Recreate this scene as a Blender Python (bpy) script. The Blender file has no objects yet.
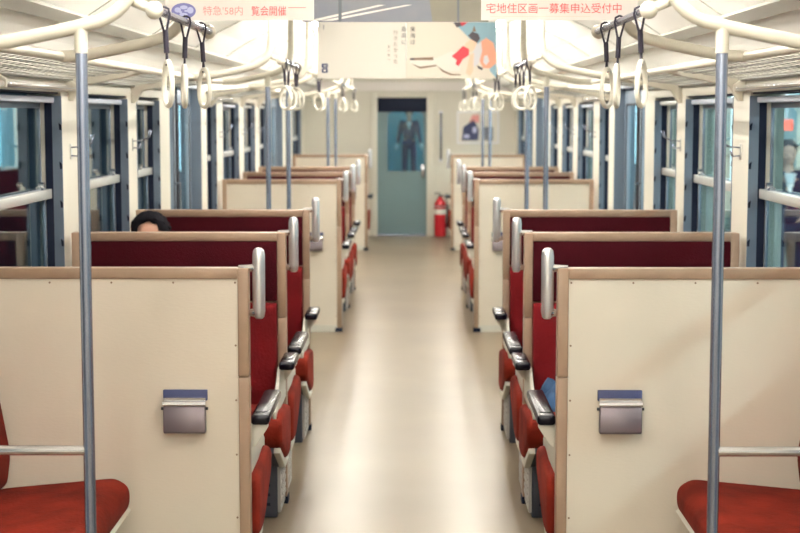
import bpy, bmesh, math, random
from mathutils import Vector
random.seed(7)
S = bpy.context.scene
COL = S.collection

# ---------------------------------------------------------------- camera
cam_d = bpy.data.cameras.new('camera'); cam = bpy.data.objects.new('camera', cam_d); COL.objects.link(cam)
cam.location = (0.027, 0.0, 1.652)
cam.rotation_euler = (math.pi/2 - 0.099, 0.0, 0.0074)
cam_d.sensor_width = 36.0; cam_d.lens = 36.0*1550/800
cam_d.clip_start = 0.05; cam_d.clip_end = 200
cam_d.dof.use_dof = True; cam_d.dof.focus_distance = 5.05; cam_d.dof.aperture_fstop = 4.6
S.camera = cam

# ---------------------------------------------------------------- world, exposure
w = bpy.data.worlds.new('world'); S.world = w; w.use_nodes = True
w.node_tree.nodes['Background'].inputs[0].default_value = (0.05, 0.12, 0.22, 1)
w.node_tree.nodes['Background'].inputs[1].default_value = 0.35
S.view_settings.view_transform = 'Standard'; S.view_settings.look = 'None'
S.view_settings.gamma = 1; S.view_settings.use_curve_mapping = False
S.view_settings.exposure = 0.28
LAMP = 88.0          # strength of the ceiling tubes
S.cycles.max_bounces = 10; S.cycles.transparent_max_bounces = 24

# ---------------------------------------------------------------- materials
def mat(name, col, rough=0.5, metal=0.0, noise=0.0, nscale=8.0, bump=0.0, bscale=60.0, spec=0.5, col2=None, sheen=0.0, coat=0.0):
    m = bpy.data.materials.new(name); m.use_nodes = True
    nt = m.node_tree; p = nt.nodes['Principled BSDF']
    p.inputs['Base Color'].default_value = (*col, 1); p.inputs['Roughness'].default_value = rough
    p.inputs['Metallic'].default_value = metal; p.inputs['Specular IOR Level'].default_value = spec
    if sheen: p.inputs['Sheen Weight'].default_value = sheen; p.inputs['Sheen Tint'].default_value = (*col, 1)
    if coat: p.inputs['Coat Weight'].default_value = coat; p.inputs['Coat Roughness'].default_value = 0.08
    tc = nt.nodes.new('ShaderNodeTexCoord')
    if noise or col2:
        n = nt.nodes.new('ShaderNodeTexNoise'); n.inputs['Scale'].default_value = nscale; n.inputs['Detail'].default_value = 6
        nt.links.new(tc.outputs['Object'], n.inputs['Vector'])
        r = nt.nodes.new('ShaderNodeValToRGB')
        c2 = col2 or tuple(c*(1-noise) for c in col)
        r.color_ramp.elements[0].position = 0.35; r.color_ramp.elements[1].position = 0.65
        r.color_ramp.elements[0].color = (*c2, 1); r.color_ramp.elements[1].color = (*col, 1)
        nt.links.new(n.outputs['Fac'], r.inputs['Fac']); nt.links.new(r.outputs['Color'], p.inputs['Base Color'])
    if bump:
        n = nt.nodes.new('ShaderNodeTexNoise'); n.inputs['Scale'].default_value = bscale; n.inputs['Detail'].default_value = 4
        nt.links.new(tc.outputs['Object'], n.inputs['Vector'])
        b = nt.nodes.new('ShaderNodeBump'); b.inputs['Strength'].default_value = bump; b.inputs['Distance'].default_value = 0.01
        nt.links.new(n.outputs['Fac'], b.inputs['Height']); nt.links.new(b.outputs['Normal'], p.inputs['Normal'])
    return m

def emis(name, col, strength, base=(0.8, 0.8, 0.8)):
    m = mat(name, base); p = m.node_tree.nodes['Principled BSDF']
    p.inputs['Emission Color'].default_value = (*col, 1); p.inputs['Emission Strength'].default_value = strength
    return m

def glassmat(name, tint=(0.82, 0.94, 0.96)):
    m = bpy.data.materials.new(name); m.use_nodes = True; nt = m.node_tree
    nt.nodes.remove(nt.nodes['Principled BSDF']); out = nt.nodes['Material Output']
    tr = nt.nodes.new('ShaderNodeBsdfTransparent'); tr.inputs[0].default_value = (*tint, 1)
    gl = nt.nodes.new('ShaderNodeBsdfGlossy'); gl.inputs['Roughness'].default_value = 0.01; gl.inputs[0].default_value = (0.92, 0.97, 1, 1)
    # Schlick reflectance from the angle between view and pane, the same on both faces
    ge = nt.nodes.new('ShaderNodeNewGeometry'); dt = nt.nodes.new('ShaderNodeVectorMath'); dt.operation = 'DOT_PRODUCT'
    nt.links.new(ge.outputs['Normal'], dt.inputs[0]); nt.links.new(ge.outputs['Incoming'], dt.inputs[1])
    def mth(op, a, b=None):
        n = nt.nodes.new('ShaderNodeMath'); n.operation = op
        for k, v in enumerate((a, b)):
            if v is None: continue
            if isinstance(v, (int, float)): n.inputs[k].default_value = v
            else: nt.links.new(v, n.inputs[k])
        return n.outputs[0]
    c1 = mth('SUBTRACT', 1.0, mth('ABSOLUTE', dt.outputs['Value'])); fac = mth('ADD', mth('MULTIPLY', mth('POWER', c1, 5.0), 0.9), 0.04)
    mx = nt.nodes.new('ShaderNodeMixShader')
    nt.links.new(fac, mx.inputs[0]); nt.links.new(tr.outputs[0], mx.inputs[1]); nt.links.new(gl.outputs[0], mx.inputs[2])
    nt.links.new(mx.outputs[0], out.inputs[0]); return m

def floor_mat():
    m = mat('linoleum', (0.235, 0.18, 0.122), rough=0.3, col2=(0.125, 0.092, 0.058), nscale=1.3)
    [setattr(nd.inputs['Detail'], 'default_value', 2.5) for nd in m.node_tree.nodes if nd.type == 'TEX_NOISE']
    for nd in m.node_tree.nodes:
        if nd.type == 'VALTORGB': nd.color_ramp.elements[0].position = 0.0; nd.color_ramp.elements[1].position = 1.0
    nt = m.node_tree; p = nt.nodes['Principled BSDF']
    tc = nt.nodes.new('ShaderNodeTexCoord'); n = nt.nodes.new('ShaderNodeTexNoise')
    n.inputs['Scale'].default_value = 1.2; n.inputs['Detail'].default_value = 1
    nt.links.new(tc.outputs['Object'], n.inputs['Vector'])
    mr = nt.nodes.new('ShaderNodeMapRange'); mr.inputs[1].default_value = 0.0; mr.inputs[2].default_value = 1.0
    mr.inputs[3].default_value = 0.33; mr.inputs[4].default_value = 0.33; p.inputs['Specular IOR Level'].default_value = 0.40
    nt.links.new(n.outputs['Fac'], mr.inputs[0]); nt.links.new(mr.outputs[0], p.inputs['Roughness'])
    return m

def panel_mat():
    m = mat('cream_panel', (0.68, 0.605, 0.50), rough=0.5, noise=0.05, nscale=3)
    nt = m.node_tree; p = nt.nodes['Principled BSDF']
    v = nt.nodes.new('ShaderNodeTexNoise'); v.inputs['Scale'].default_value = 55; v.inputs['Detail'].default_value = 2
    tc = nt.nodes.new('ShaderNodeTexCoord'); mp = nt.nodes.new('ShaderNodeMapping'); mp.inputs['Scale'].default_value = (1, 1, 3)
    nt.links.new(tc.outputs['Object'], mp.inputs[0]); nt.links.new(mp.outputs[0], v.inputs['Vector'])
    b = nt.nodes.new('ShaderNodeBump'); b.inputs['Strength'].default_value = 0.12; b.inputs['Distance'].default_value = 0.004
    nt.links.new(v.outputs['Fac'], b.inputs['Height']); nt.links.new(b.outputs['Normal'], p.inputs['Normal'])
    return m

MT = dict(
    cream=mat('cream_wall', (0.6552, 0.6216, 0.5292), rough=0.45, noise=0.06, nscale=1.5),
    panel=panel_mat(),
    ceiling=mat('ceiling_white', (0.92, 0.90, 0.84), rough=0.5),
    trim=mat('tan_trim', (0.3256, 0.2156, 0.1452), rough=0.42, noise=0.15, nscale=9),
    trimline=mat('ceiling_strip', (0.46, 0.45, 0.40), rough=0.4),
    wine=mat('wine_velour', (0.046, 0.0022, 0.006), rough=0.95, spec=0.12, bump=0.3, bscale=150, noise=0.25, nscale=5),
    redback=mat('deep_red_velour', (0.13, 0.006, 0.008), rough=0.95, spec=0.12, bump=0.3, bscale=90, noise=0.4, nscale=4),
    red=mat('red_velour', (0.20, 0.018, 0.009), rough=0.95, spec=0.12, bump=0.3, bscale=90, noise=0.45, nscale=7),
    steel=mat('brushed_steel', (0.30, 0.34, 0.45), rough=0.25, metal=0.9),
    chrome=mat('chrome', (0.80, 0.80, 0.82), rough=0.18, metal=1.0),
    alu=mat('cast_aluminium', (0.78, 0.78, 0.82), rough=0.3, metal=0.85),
    black=mat('black_plastic', (0.005, 0.004, 0.010), rough=0.25, spec=0.25),
    rubber=mat('black_rubber', (0.012, 0.012, 0.02), rough=0.6),
    dark=mat('dark_paint', (0.008, 0.012, 0.028), rough=0.6, spec=0.15),
    base=mat('seat_base_paint', (0.0385, 0.0455, 0.0665), rough=0.5, noise=0.2, nscale=6),
    baseplate=mat('base_plate', (0.42, 0.40, 0.38), rough=0.4, metal=0.3),
    pipe=mat('cream_pipe', (0.604, 0.5653, 0.4724), rough=0.35),
    winmetal=mat('window_metal', (0.17, 0.2125, 0.272), rough=0.35, metal=0.5),
    winrail=mat('window_rail', (0.55, 0.55, 0.52), rough=0.35, metal=0.4),
    blind=mat('grey_blind', (0.42, 0.45, 0.52), rough=0.5),
    glass=glassmat('window_glass'), doorglass=glassmat('door_glass', (0.7, 0.9, 0.95)),
    wire=mat('rack_wire', (0.24, 0.235, 0.21), rough=0.35, metal=0.7),
    ash=mat('ash_grey', (0.184, 0.152, 0.168), rough=0.38, metal=0.5),
    ring=mat('strap_ring', (0.78, 0.74, 0.64), rough=0.3), strap=mat('strap_web', (0.015, 0.01, 0.025), rough=0.7),
    white=mat('white_paint', (0.82, 0.82, 0.80), rough=0.4),
    door=mat('teal_door', (0.1228, 0.1897, 0.2009), rough=0.4), sidedoor=mat('side_door_metal', (0.2295, 0.289, 0.357), rough=0.35, metal=0.4),
    vent=mat('vent_grey', (0.12, 0.13, 0.15), rough=0.6),
    paper=mat('poster_paper', (0.736, 0.6992, 0.6256), rough=0.6), paper2=mat('poster_paper_warm', (0.7176, 0.6532, 0.552), rough=0.6),
    signp=mat('sign_paper', (0.78, 0.73, 0.68), rough=0.6),
    pink=mat('ink_red', (0.75, 0.13, 0.14), rough=0.6), palepink=mat('ink_pale_red', (0.78, 0.34, 0.32), rough=0.6),
    violet=mat('ink_violet', (0.20, 0.20, 0.46), rough=0.6), lilac=mat('ink_lilac', (0.48, 0.50, 0.72), rough=0.6),
    ink=mat('ink_black', (0.06, 0.05, 0.06), rough=0.6), inknavy=mat('ink_navy', (0.04, 0.05, 0.13), rough=0.6),
    inkred=mat('ink_crimson', (0.62, 0.05, 0.07), rough=0.6), skinp=mat('ink_salmon', (0.78, 0.36, 0.24), rough=0.6),
    peach=mat('ink_peach', (0.82, 0.56, 0.40), rough=0.6), sky=mat('ink_sky', (0.26, 0.42, 0.50), rough=0.6),
    palesleeve=mat('ink_pale_sleeve', (0.66, 0.64, 0.66), rough=0.6), brown=mat('ink_brown', (0.22, 0.14, 0.09), rough=0.6),
    bluegrey=mat('print_bluegrey', (0.153, 0.171, 0.225), rough=0.6, col2=(0.22, 0.22, 0.24), nscale=4),
    tanprint=mat('print_tan', (0.21, 0.19, 0.15), rough=0.6, col2=(0.24, 0.22, 0.17), nscale=6),
    extred=mat('extinguisher_red', (0.44, 0.016, 0.024), rough=0.25),
    skin=mat('skin', (0.62, 0.34, 0.24), rough=0.55), hair=mat('hair', (0.006, 0.005, 0.008), rough=0.9, spec=0.15, bump=0.5, bscale=80),
    uniform=mat('uniform_cloth', (0.012, 0.022, 0.10), rough=0.9, spec=0.1), navy=mat('navy_cloth', (0.006, 0.012, 0.045), rough=0.8), shirt=mat('white_cloth', (0.7, 0.72, 0.75), rough=0.7),
    glove=mat('white_glove', (0.85, 0.88, 0.9), rough=0.7), beige=mat('beige_knit', (0.30, 0.24, 0.2), rough=0.9),
    denim=mat('blue_cloth', (0.024, 0.072, 0.16), rough=0.9, bump=0.3, bscale=60, noise=0.3),
    platform=mat('platform_concrete', (0.25, 0.28, 0.27), rough=0.7, noise=0.3), ballast=mat('night_wall', (0.02, 0.045, 0.07), rough=0.7, noise=0.4, nscale=0.8),
    tealwall=mat('station_teal', (0.12, 0.26, 0.32), rough=0.5, col2=(0.42, 0.50, 0.44), nscale=1.2),
    stcream=mat('station_cream', (0.62, 0.58, 0.46), rough=0.6), skirt=mat('white_skirting', (0.595, 0.5695, 0.493), rough=0.4),
    floor=floor_mat(), corr=mat('corridor_teal', (0.18, 0.38, 0.46), rough=0.5),
)
MT['tube'] = emis('fluorescent_tube', (1.0, 0.96, 0.88), LAMP)
MT['outlamp'] = emis('station_lamp', (0.85, 1.0, 1.0), 75)
MT['corrlamp'] = emis('corridor_tube', (0.85, 1.0, 1.0), 100)
MT['redlit'] = emis('red_lit_sign', (1.0, 0.12, 0.07), 2.2, (0.6, 0.1, 0.06))
MT['panellit'] = emis('lit_panel', (0.75, 0.95, 1.0), 3.0)
MT['panelteal'] = emis('teal_glow_panel', (0.16, 0.40, 0.46), 0.6)

# ---------------------------------------------------------------- mesh builder
class MB:
    def __init__(s): s.v = []; s.f = []; s.m = []
    def add(s, vs, fs, mi=0):
        o = len(s.v); s.v += [tuple(v) for v in vs]; s.f += [tuple(i+o for i in f) for f in fs]; s.m += [mi]*len(fs); return s
    def box(s, x0, x1, y0, y1, z0, z1, mi=0):
        x0, x1 = sorted((x0, x1)); y0, y1 = sorted((y0, y1)); z0, z1 = sorted((z0, z1))
        return s.add([(x0,y0,z0),(x1,y0,z0),(x1,y1,z0),(x0,y1,z0),(x0,y0,z1),(x1,y0,z1),(x1,y1,z1),(x0,y1,z1)],
                     [(0,3,2,1),(4,5,6,7),(0,1,5,4),(1,2,6,5),(2,3,7,6),(3,0,4,7)], mi)
    def prism(s, prof, axis, a, b, mi=0):
        """prof = 2D points; axis 'x': points are (y,z); 'y': (x,z); 'z': (x,y)"""
        n = len(prof)
        def P(p, t): return {'x': (t, p[0], p[1]), 'y': (p[0], t, p[1]), 'z': (p[0], p[1], t)}[axis]
        vs = [P(p, a) for p in prof] + [P(p, b) for p in prof]
        fs = [tuple(range(n)), tuple(range(2*n-1, n-1, -1))] + [(i, (i+1) % n, n+(i+1) % n, n+i) for i in range(n)]
        return s.add(vs, fs, mi)
    def tube(s, path, r, seg=12, mi=0, cap=True, closed=False):
        P = [Vector(p) for p in path]; n = len(P); rs = r if isinstance(r, (list, tuple)) else [r]*n
        vs = []; up = None
        for i in range(n):
            if closed: t = (P[(i+1) % n]-P[i-1]).normalized()
            else: t = ((P[min(i+1, n-1)]-P[i]).normalized() + (P[i]-P[max(i-1, 0)]).normalized()).normalized()
            if up is None:
                a = Vector((0,0,1)) if abs(t.z) < 0.9 else Vector((1,0,0)); up = (a - t*a.dot(t)).normalized()
            else: up = (up - t*up.dot(t)).normalized()
            sd = t.cross(up)
            for k in range(seg):
                an = 2*math.pi*k/seg; vs.append(P[i] + (up*math.cos(an) + sd*math.sin(an))*rs[i])
        fs = []
        for i in range(n if closed else n-1):
            j = (i+1) % n
            for k in range(seg): fs.append((i*seg+k, i*seg+(k+1) % seg, j*seg+(k+1) % seg, j*seg+k))
        if cap and not closed: fs += [tuple(range(seg-1, -1, -1)), tuple(range((n-1)*seg, n*seg))]
        return s.add(vs, fs, mi)
    def ball(s, c, r, seg=14, rings=9, mi=0):
        r = r if isinstance(r, (list, tuple)) else (r, r, r); vs = [(c[0], c[1], c[2]+r[2])]
        for i in range(1, rings):
            th = math.pi*i/rings
            for k in range(seg):
                a = 2*math.pi*k/seg; vs.append((c[0]+r[0]*math.sin(th)*math.cos(a), c[1]+r[1]*math.sin(th)*math.sin(a), c[2]+r[2]*math.cos(th)))
        vs.append((c[0], c[1], c[2]-r[2])); L = len(vs)-1
        fs = [(0, 1+k, 1+(k+1) % seg) for k in range(seg)]
        for i in range(rings-2):
            for k in range(seg):
                a = 1+i*seg+k; b = 1+i*seg+(k+1) % seg; fs.append((a, a+seg, b+seg, b))
        fs += [(L, L-seg+(k+1) % seg, L-seg+k) for k in range(seg)]
        return s.add(vs, fs, mi)
    def build(s, name, mats, parent=None, bevel=0.0, seg=2, smooth=None, sub=0):
        mats = mats if isinstance(mats, (list, tuple)) else [mats]
        off = Vector((0,0,0)); q = parent
        while q: off += q.location; q = q.parent
        me = bpy.data.meshes.new(name)
        me.from_pydata([tuple(Vector(v)-off) for v in s.v], [], s.f)
        for k in mats: me.materials.append(MT[k])
        for p, mi in zip(me.polygons, s.m): p.material_index = mi
        bm = bmesh.new(); bm.from_mesh(me); bmesh.ops.recalc_face_normals(bm, faces=bm.faces); bm.to_mesh(me); bm.free()
        o = bpy.data.objects.new(name, me); COL.objects.link(o); o.parent = parent
        if bevel:
            b = o.modifiers.new('bevel', 'BEVEL'); b.width = bevel; b.segments = seg; b.limit_method = 'ANGLE'; b.angle_limit = math.radians(40)
        if sub:
            b = o.modifiers.new('sub', 'SUBSURF'); b.levels = sub; b.render_levels = sub
        if smooth or (smooth is None and (bevel or sub)):
            for p in me.polygons: p.use_smooth = True
            if not sub and smooth is not True:
                pass
        return o

def smooth_by_angle(o, deg=40):
    me = o.data; me.polygons.foreach_set('use_smooth', [True]*len(me.polygons))
    try: me.set_sharp_from_angle(angle=math.radians(deg))
    except Exception: pass
    return o

def thing(name, label, cat, loc=(0,0,0), group=None):
    o = bpy.data.objects.new(name, None); COL.objects.link(o); o.location = loc; o.empty_display_size = 0.1
    o['label'] = label; o['category'] = cat
    if group: o['group'] = group
    return o
def tag(o, label, cat, group=None, kind=None):
    o['label'] = label; o['category'] = cat
    if group: o['group'] = group
    if kind: o['kind'] = kind
    return o
def struct(o): o['kind'] = 'structure'; return o
def center(o):
    """moves a top-level mesh's origin to the middle of its own base"""
    vs = [v.co for v in o.data.vertices]
    c = Vector(((min(v.x for v in vs)+max(v.x for v in vs))/2, (min(v.y for v in vs)+max(v.y for v in vs))/2, min(v.z for v in vs)))
    for v in o.data.vertices: v.co -= c
    o.location = o.location + c; return o
def copy_tree(o, dx=0, dy=0, label=None, group=None, parent=None):
    c = o.copy(); COL.objects.link(c); c.parent = parent
    if parent is None:
        c.location = o.location + Vector((dx, dy, 0))
        if label: c['label'] = label
        if group: c['group'] = group
    for ch in list(o.children): copy_tree(ch, parent=c)
    return c

# ================================================================= SETTING
WX = 1.42; WO = 1.56       # inner and outer face of the side walls
Y0, Y1 = -2.0, 20.86
# windows and doors along the car, (y0, y1)
WINS = [(0.9, 2.0), (4.2, 4.85), (5.15, 6.42), (6.75, 7.92), (8.18, 8.92), (10.98, 11.52), (11.92, 13.02), (13.42, 14.36), (14.78, 15.6), (17.85, 18.42), (18.85, 20.3)]
DOORS = [(2.45, 3.85), (9.29, 10.7), (15.98, 17.45)]
WZ0, WZ1, DZ1 = 0.80, 1.735, 1.84

struct(MB().box(-1.56, 1.56, Y0-0.1, Y1+0.1, -0.08, 0).build('floor', 'floor'))

CEIL = [(1.43, 1.87), (1.37, 1.93), (1.25, 2.02), (1.10, 2.12), (0.92, 2.21), (0.72, 2.275), (0.45, 2.32), (0, 2.34)]
prof = CEIL + [(-x, z) for x, z in CEIL[-2::-1]]
prof2 = [(x*1.06, z+0.05) for x, z in prof[::-1]]
c = MB()
for i in range(len(prof)-1):
    a, b = prof[i], prof[i+1]
    j = len(prof2)-1-i; a2, b2 = prof2[j], prof2[j-1]
    c.prism([a, b, b2, a2], 'y', Y0-0.1, Y1+0.1)
struct(smooth_by_angle(c.build('ceiling', 'ceiling'), 60))
for s, nm in ((-1, 'trim_1'), (1, 'trim_2')):
    t = MB().prism([(s*1.27, 1.995), (s*1.225, 2.025), (s*1.215, 2.012), (s*1.262, 1.982)], 'y', Y0, Y1)
    struct(t.build(nm, 'trimline'))
    t2 = MB().prism([(s*0.88, 2.223), (s*0.75, 2.265), (s*0.75, 2.255), (s*0.88, 2.213)], 'y', 7.4, 8.6)
    for k in range(12): t2.prism([(s*0.87, 2.217), (s*0.76, 2.254), (s*0.76, 2.247), (s*0.87, 2.209)], 'y', 7.45+k*0.095, 7.47+k*0.095)
    struct(t2.build('trim_%d' % (3 if s < 0 else 4), 'vent'))
    t3 = MB()
    for y in (1.6, 3.1, 4.6, 6.1, 7.6, 9.1, 10.6, 12.1, 13.6, 15.1, 16.6, 18.1, 19.6):
        t3.prism([(s*1.24, 2.027), (s*1.10, 2.12), (s*0.92, 2.21), (s*0.92, 2.205), (s*1.10, 2.115), (s*1.24, 2.021)], 'y', y, y+0.006)
    struct(t3.build('trim_%d' % (5 if s < 0 else 6), 'trimline'))

for s, side in ((-1, 'left'), (1, 'right')):
    W = MB(); cuts = sorted([(a, b, 'w') for a, b in WINS] + [(a, b, 'd') for a, b in DOORS]); y = Y0
    for a, b, k in cuts:
        W.box(s*WX, s*WO, y, a, 0, 1.92)
        if k == 'w': W.box(s*WX, s*WO, a, b, 0, WZ0); W.box(s*WX, s*WO, a, b, WZ1, 1.92)
        else: W.box(s*WX, s*WO, a, b, DZ1, 1.92)
        y = b
    W.box(s*WX, s*WO, y, Y1, 0, 1.92)
    struct(W.build('wall_'+side, 'cream'))
# end walls
EX0, EX1, EZ = -0.43, 0.23, 1.85
E_ = MB().box(-1.56, EX0, Y1, Y1+0.08, 0, 2.36).box(EX1, 1.56, Y1, Y1+0.08, 0, 2.36).box(EX0, EX1, Y1, Y1+0.08, EZ, 2.36)
struct(E_.build('wall_end', 'cream'))
struct(MB().box(-1.56, 1.56, Y0-0.08, Y0, 0, 2.36).build('wall_back', 'cream'))
j = MB().box(EX0-0.09, EX0, Y1-0.03, Y1, 0, EZ+0.06).box(EX1, EX1+0.12, Y1-0.03, Y1, 0, EZ+0.06).box(EX0, EX1, Y1-0.03, Y1, EZ, EZ+0.06)
struct(j.build('trim_7', 'cream', bevel=0.006))
struct(MB().box(-1.4, 1.4, Y1-0.035, Y1, 1.94, 2.06).build('trim_8', 'signp'))

# ---- windows
def window(n, s, y0, y1):
    e = bpy.data.objects.new('window_%d' % n, None); COL.objects.link(e); e.location = (s*WX, (y0+y1)/2, WZ0); e['kind'] = 'structure'
    X = lambda x: s*x
    small = (y1-y0) < 0.95
    f = MB()   # metal lining of the opening (left outer strips aside): jambs, head, sill
    for a, b in ((y0, y0+0.006), (y1-0.006, y1)):
        f.box(X(1.417), X(1.457), a, b, WZ0, 1.72)
        if s < 0: f.box(X(1.517), X(1.555), a, b, WZ0, 1.72)  # left outer reveal: blue metal colour stands for cream in dim bluish light
    f.box(X(1.415), X(1.55), y0, y1, WZ0, WZ0+0.03)
    f.build('jamb_lining', 'winmetal', e)
    g = MB()
    for a, b in ((y0, y0+0.005), (y1-0.005, y1)): g.box(X(1.457), X(1.488), a, b, WZ0+0.03, 1.72)
    g.box(X(1.43), X(1.55), y0, y1, 1.728, WZ1)
    g.build('sash_channel', 'dark', e)
    n_ = MB()
    for z in (0.95, 1.1, 1.26, 1.42, 1.58): n_.prism([(X(1.417), z), (X(1.417), z+0.02), (X(1.428), z+0.03), (X(1.425), z)], 'y', y1-0.016, y1-0.006); n_.prism([(X(1.417), z), (X(1.417), z+0.02), (X(1.428), z+0.03), (X(1.425), z)], 'y', y0+0.006, y0+0.016)
    n_.build('sash_stops', 'dark', e)
    MB().box(X(1.445), X(1.50), y0+0.006, y1-0.006, 1.692, 1.717).build('blind', 'blind' if not small else 'winrail', e, bevel=0.006)
    # upper and lower sash
    zm = 1.31
    for nm, xx, z0, z1 in (('upper_sash', 1.503, zm-0.005, 1.70), ('lower_sash', 1.488, WZ0+0.03, zm+0.03)):
        a, b = y0+0.01, y1-0.01; t = 0.016
        m = MB().box(X(xx), X(xx+0.013), a, a+t, z0, z1).box(X(xx), X(xx+0.013), b-t, b, z0, z1).box(X(xx), X(xx+0.013), a+t, b-t, z1-0.03, z1)
        m.box(X(xx), X(xx+0.013), a+t, b-t, z0, z0+0.03)
        so = m.build(nm, 'winmetal', e, bevel=0.002)
        MB().box(X(xx+0.005), X(xx+0.008), a+t-0.004, b-t+0.004, z0+0.026, z1-0.026).build('glass', 'glass', so)
    r = MB().box(X(1.462), X(1.49), y0+0.008, y1-0.008, zm-0.012, zm+0.028)
    ro = r.build('meeting_rail', 'winrail', e, bevel=0.003)
    for yy in ((y0+0.16, y1-0.16) if not small else ((y0+y1)/2,)):
        MB().box(X(1.466), X(1.488), yy-0.022, yy+0.022, zm+0.028, zm+0.044).tube([(X(1.478), yy-0.012, zm+0.05), (X(1.455), yy-0.012, zm+0.05)], 0.012, 10).build('latch', 'chrome', ro)
n = 0
for s in (-1, 1):
    for a, b in WINS:
        n += 1; window(n, s, a, b)

# ---- sliding side doors
def sliding_door(n, s, y0, y1):
    e = bpy.data.objects.new('door_%d' % n, None); COL.objects.link(e); e.location = (s*1.5, (y0+y1)/2, 0); e['kind'] = 'structure'
    X = lambda x: s*x; ym = (y0+y1)/2
    MB().box(X(1.42), X(1.56), y0, y0+0.02, 0, DZ1).box(X(1.42), X(1.56), y1-0.02, y1, 0, DZ1).box(X(1.42), X(1.56), y0+0.02, y1-0.02, DZ1-0.03, DZ1).build('door_frame', 'winmetal', e)
    for a, b in ((y0+0.02, ym-0.003), (ym+0.003, y1-0.02)):
        m = MB(); st = 0.10; z0, z1 = 0.75, 1.70
        m.box(X(1.49), X(1.53), a, a+st, 0.012, DZ1-0.03).box(X(1.49), X(1.53), b-st, b, 0.012, DZ1-0.03)
        m.box(X(1.49), X(1.53), a+st, b-st, 0.012, z0).box(X(1.49), X(1.53), a+st, b-st, z1, DZ1-0.03)
        lf = m.build('door_leaf', 'sidedoor', e, bevel=0.002)
        MB().box(X(1.505), X(1.512), a+st-0.003, b-st+0.003, z0-0.003, z1+0.003).build('glass', 'doorglass', lf)
        g = MB(); g.box(X(1.485), X(1.49), a+st-0.012, a+st, z0-0.012, z1+0.012).box(X(1.485), X(1.49), b-st, b-st+0.012, z0-0.012, z1+0.012).box(X(1.485), X(1.49), a+st, b-st, z0-0.012, z0).box(X(1.485), X(1.49), a+st, b-st, z1, z1+0.012)
        g.build('window_gasket', 'rubber', lf)
    MB().tube([(X(1.49), ym-0.055, 1.0), (X(1.455), ym-0.055, 1.0), (X(1.455), ym-0.055, 1.2), (X(1.49), ym-0.055, 1.2)], 0.008, 8).build('door_handle', 'chrome', e)
    MB().box(X(1.478), X(1.49), ym-0.006, ym+0.006, 0.012, DZ1-0.03).build('door_seal', 'rubber', e)
k = 0
for s in (-1, 1):
    for a, b in DOORS:
        k += 1; sliding_door(k, s, a, b)

# ---- end door with its window
e = bpy.data.objects.new('door_7', None); COL.objects.link(e); e.location = ((EX0+EX1)/2, Y1+0.05, 0); e['kind'] = 'structure'
def arch(x0, x1, z0, z1, r, n=6):
    p = [(x0, z0), (x1, z0)]
    for k in range(n+1): a = k*math.pi/2/n; p.append((x1-r+r*math.cos(a), z1-r+r*math.sin(a)))
    for k in range(n+1): a = math.pi/2+k*math.pi/2/n; p.append((x0+r+r*math.cos(a), z1-r+r*math.sin(a)))
    return p
gx0, gx1, gz0, gz1 = -0.29, 0.19, 0.87, 1.66
d = MB().box(EX0, gx0, Y1+0.03, Y1+0.06, 0.02, EZ-0.17).box(gx1, EX1, Y1+0.03, Y1+0.06, 0.02, EZ-0.17).box(gx0, gx1, Y1+0.03, Y1+0.06, 0.02, gz0)
pa = arch(gx0, gx1, gz0, gz1, 0.07)
# corner fillets of the window opening
for sx in (0, 1):
    cx = gx1 if sx else gx0; sg = -1 if sx else 1
    pts = [(cx, gz1)] + [(cx+sg*(0.07-0.07*math.cos(a)), gz1-0.07+0.07*math.sin(a)) for a in [k*math.pi/12 for k in range(7)]]
    d.prism(pts, 'y', Y1+0.03, Y1+0.06)
dl = d.build('door_leaf', 'door', e)
MB().box(EX0, EX1, Y1+0.025, Y1+0.06, EZ-0.19, EZ).build('transom', 'dark', e)
MB().box(gx0-0.01, gx1+0.01, Y1+0.043, Y1+0.047, gz0-0.01, gz1+0.01).build('glass', 'doorglass', dl)
MB().box(EX1-0.07, EX1-0.03, Y1+0.005, Y1+0.03, 0.78, 0.95).build('door_handle', 'chrome', dl, bevel=0.006)
MB().box(EX0, EX1, Y1-0.01, Y1+0.06, 0, 0.02).build('threshold', 'steel', e)
# corridor of the next car behind the end door
cr = MB().box(-1.3, 1.3, Y1+0.12, 40, -0.06, 0)
struct(cr.build('floor_beyond', 'platform'))
struct(MB().box(-1.35, -1.3, Y1+0.12, 40, 0, 2.2).build('wall_beyond_left', 'corr'))
struct(MB().box(1.3, 1.35, Y1+0.12, 40, 0, 2.2).build('wall_beyond_right', 'corr'))
struct(MB().box(-1.3, 1.3, 40, 40.05, 0, 2.2).build('wall_beyond_end', 'corr'))
struct(MB().box(-1.3, 1.3, Y1+0.12, 40, 2.2, 2.25).build('ceiling_beyond', 'corr'))

# baseboards
for s, nm in ((-1, 'left'), (1, 'right')):
    b = MB(); y = Y0
    for a, c2 in DOORS + [(Y1, Y1)]:
        b.box(s*1.405, s*1.42, y, a, 0, 0.09); y = c2
    struct(b.build('baseboard_'+nm, 'dark'))

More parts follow.
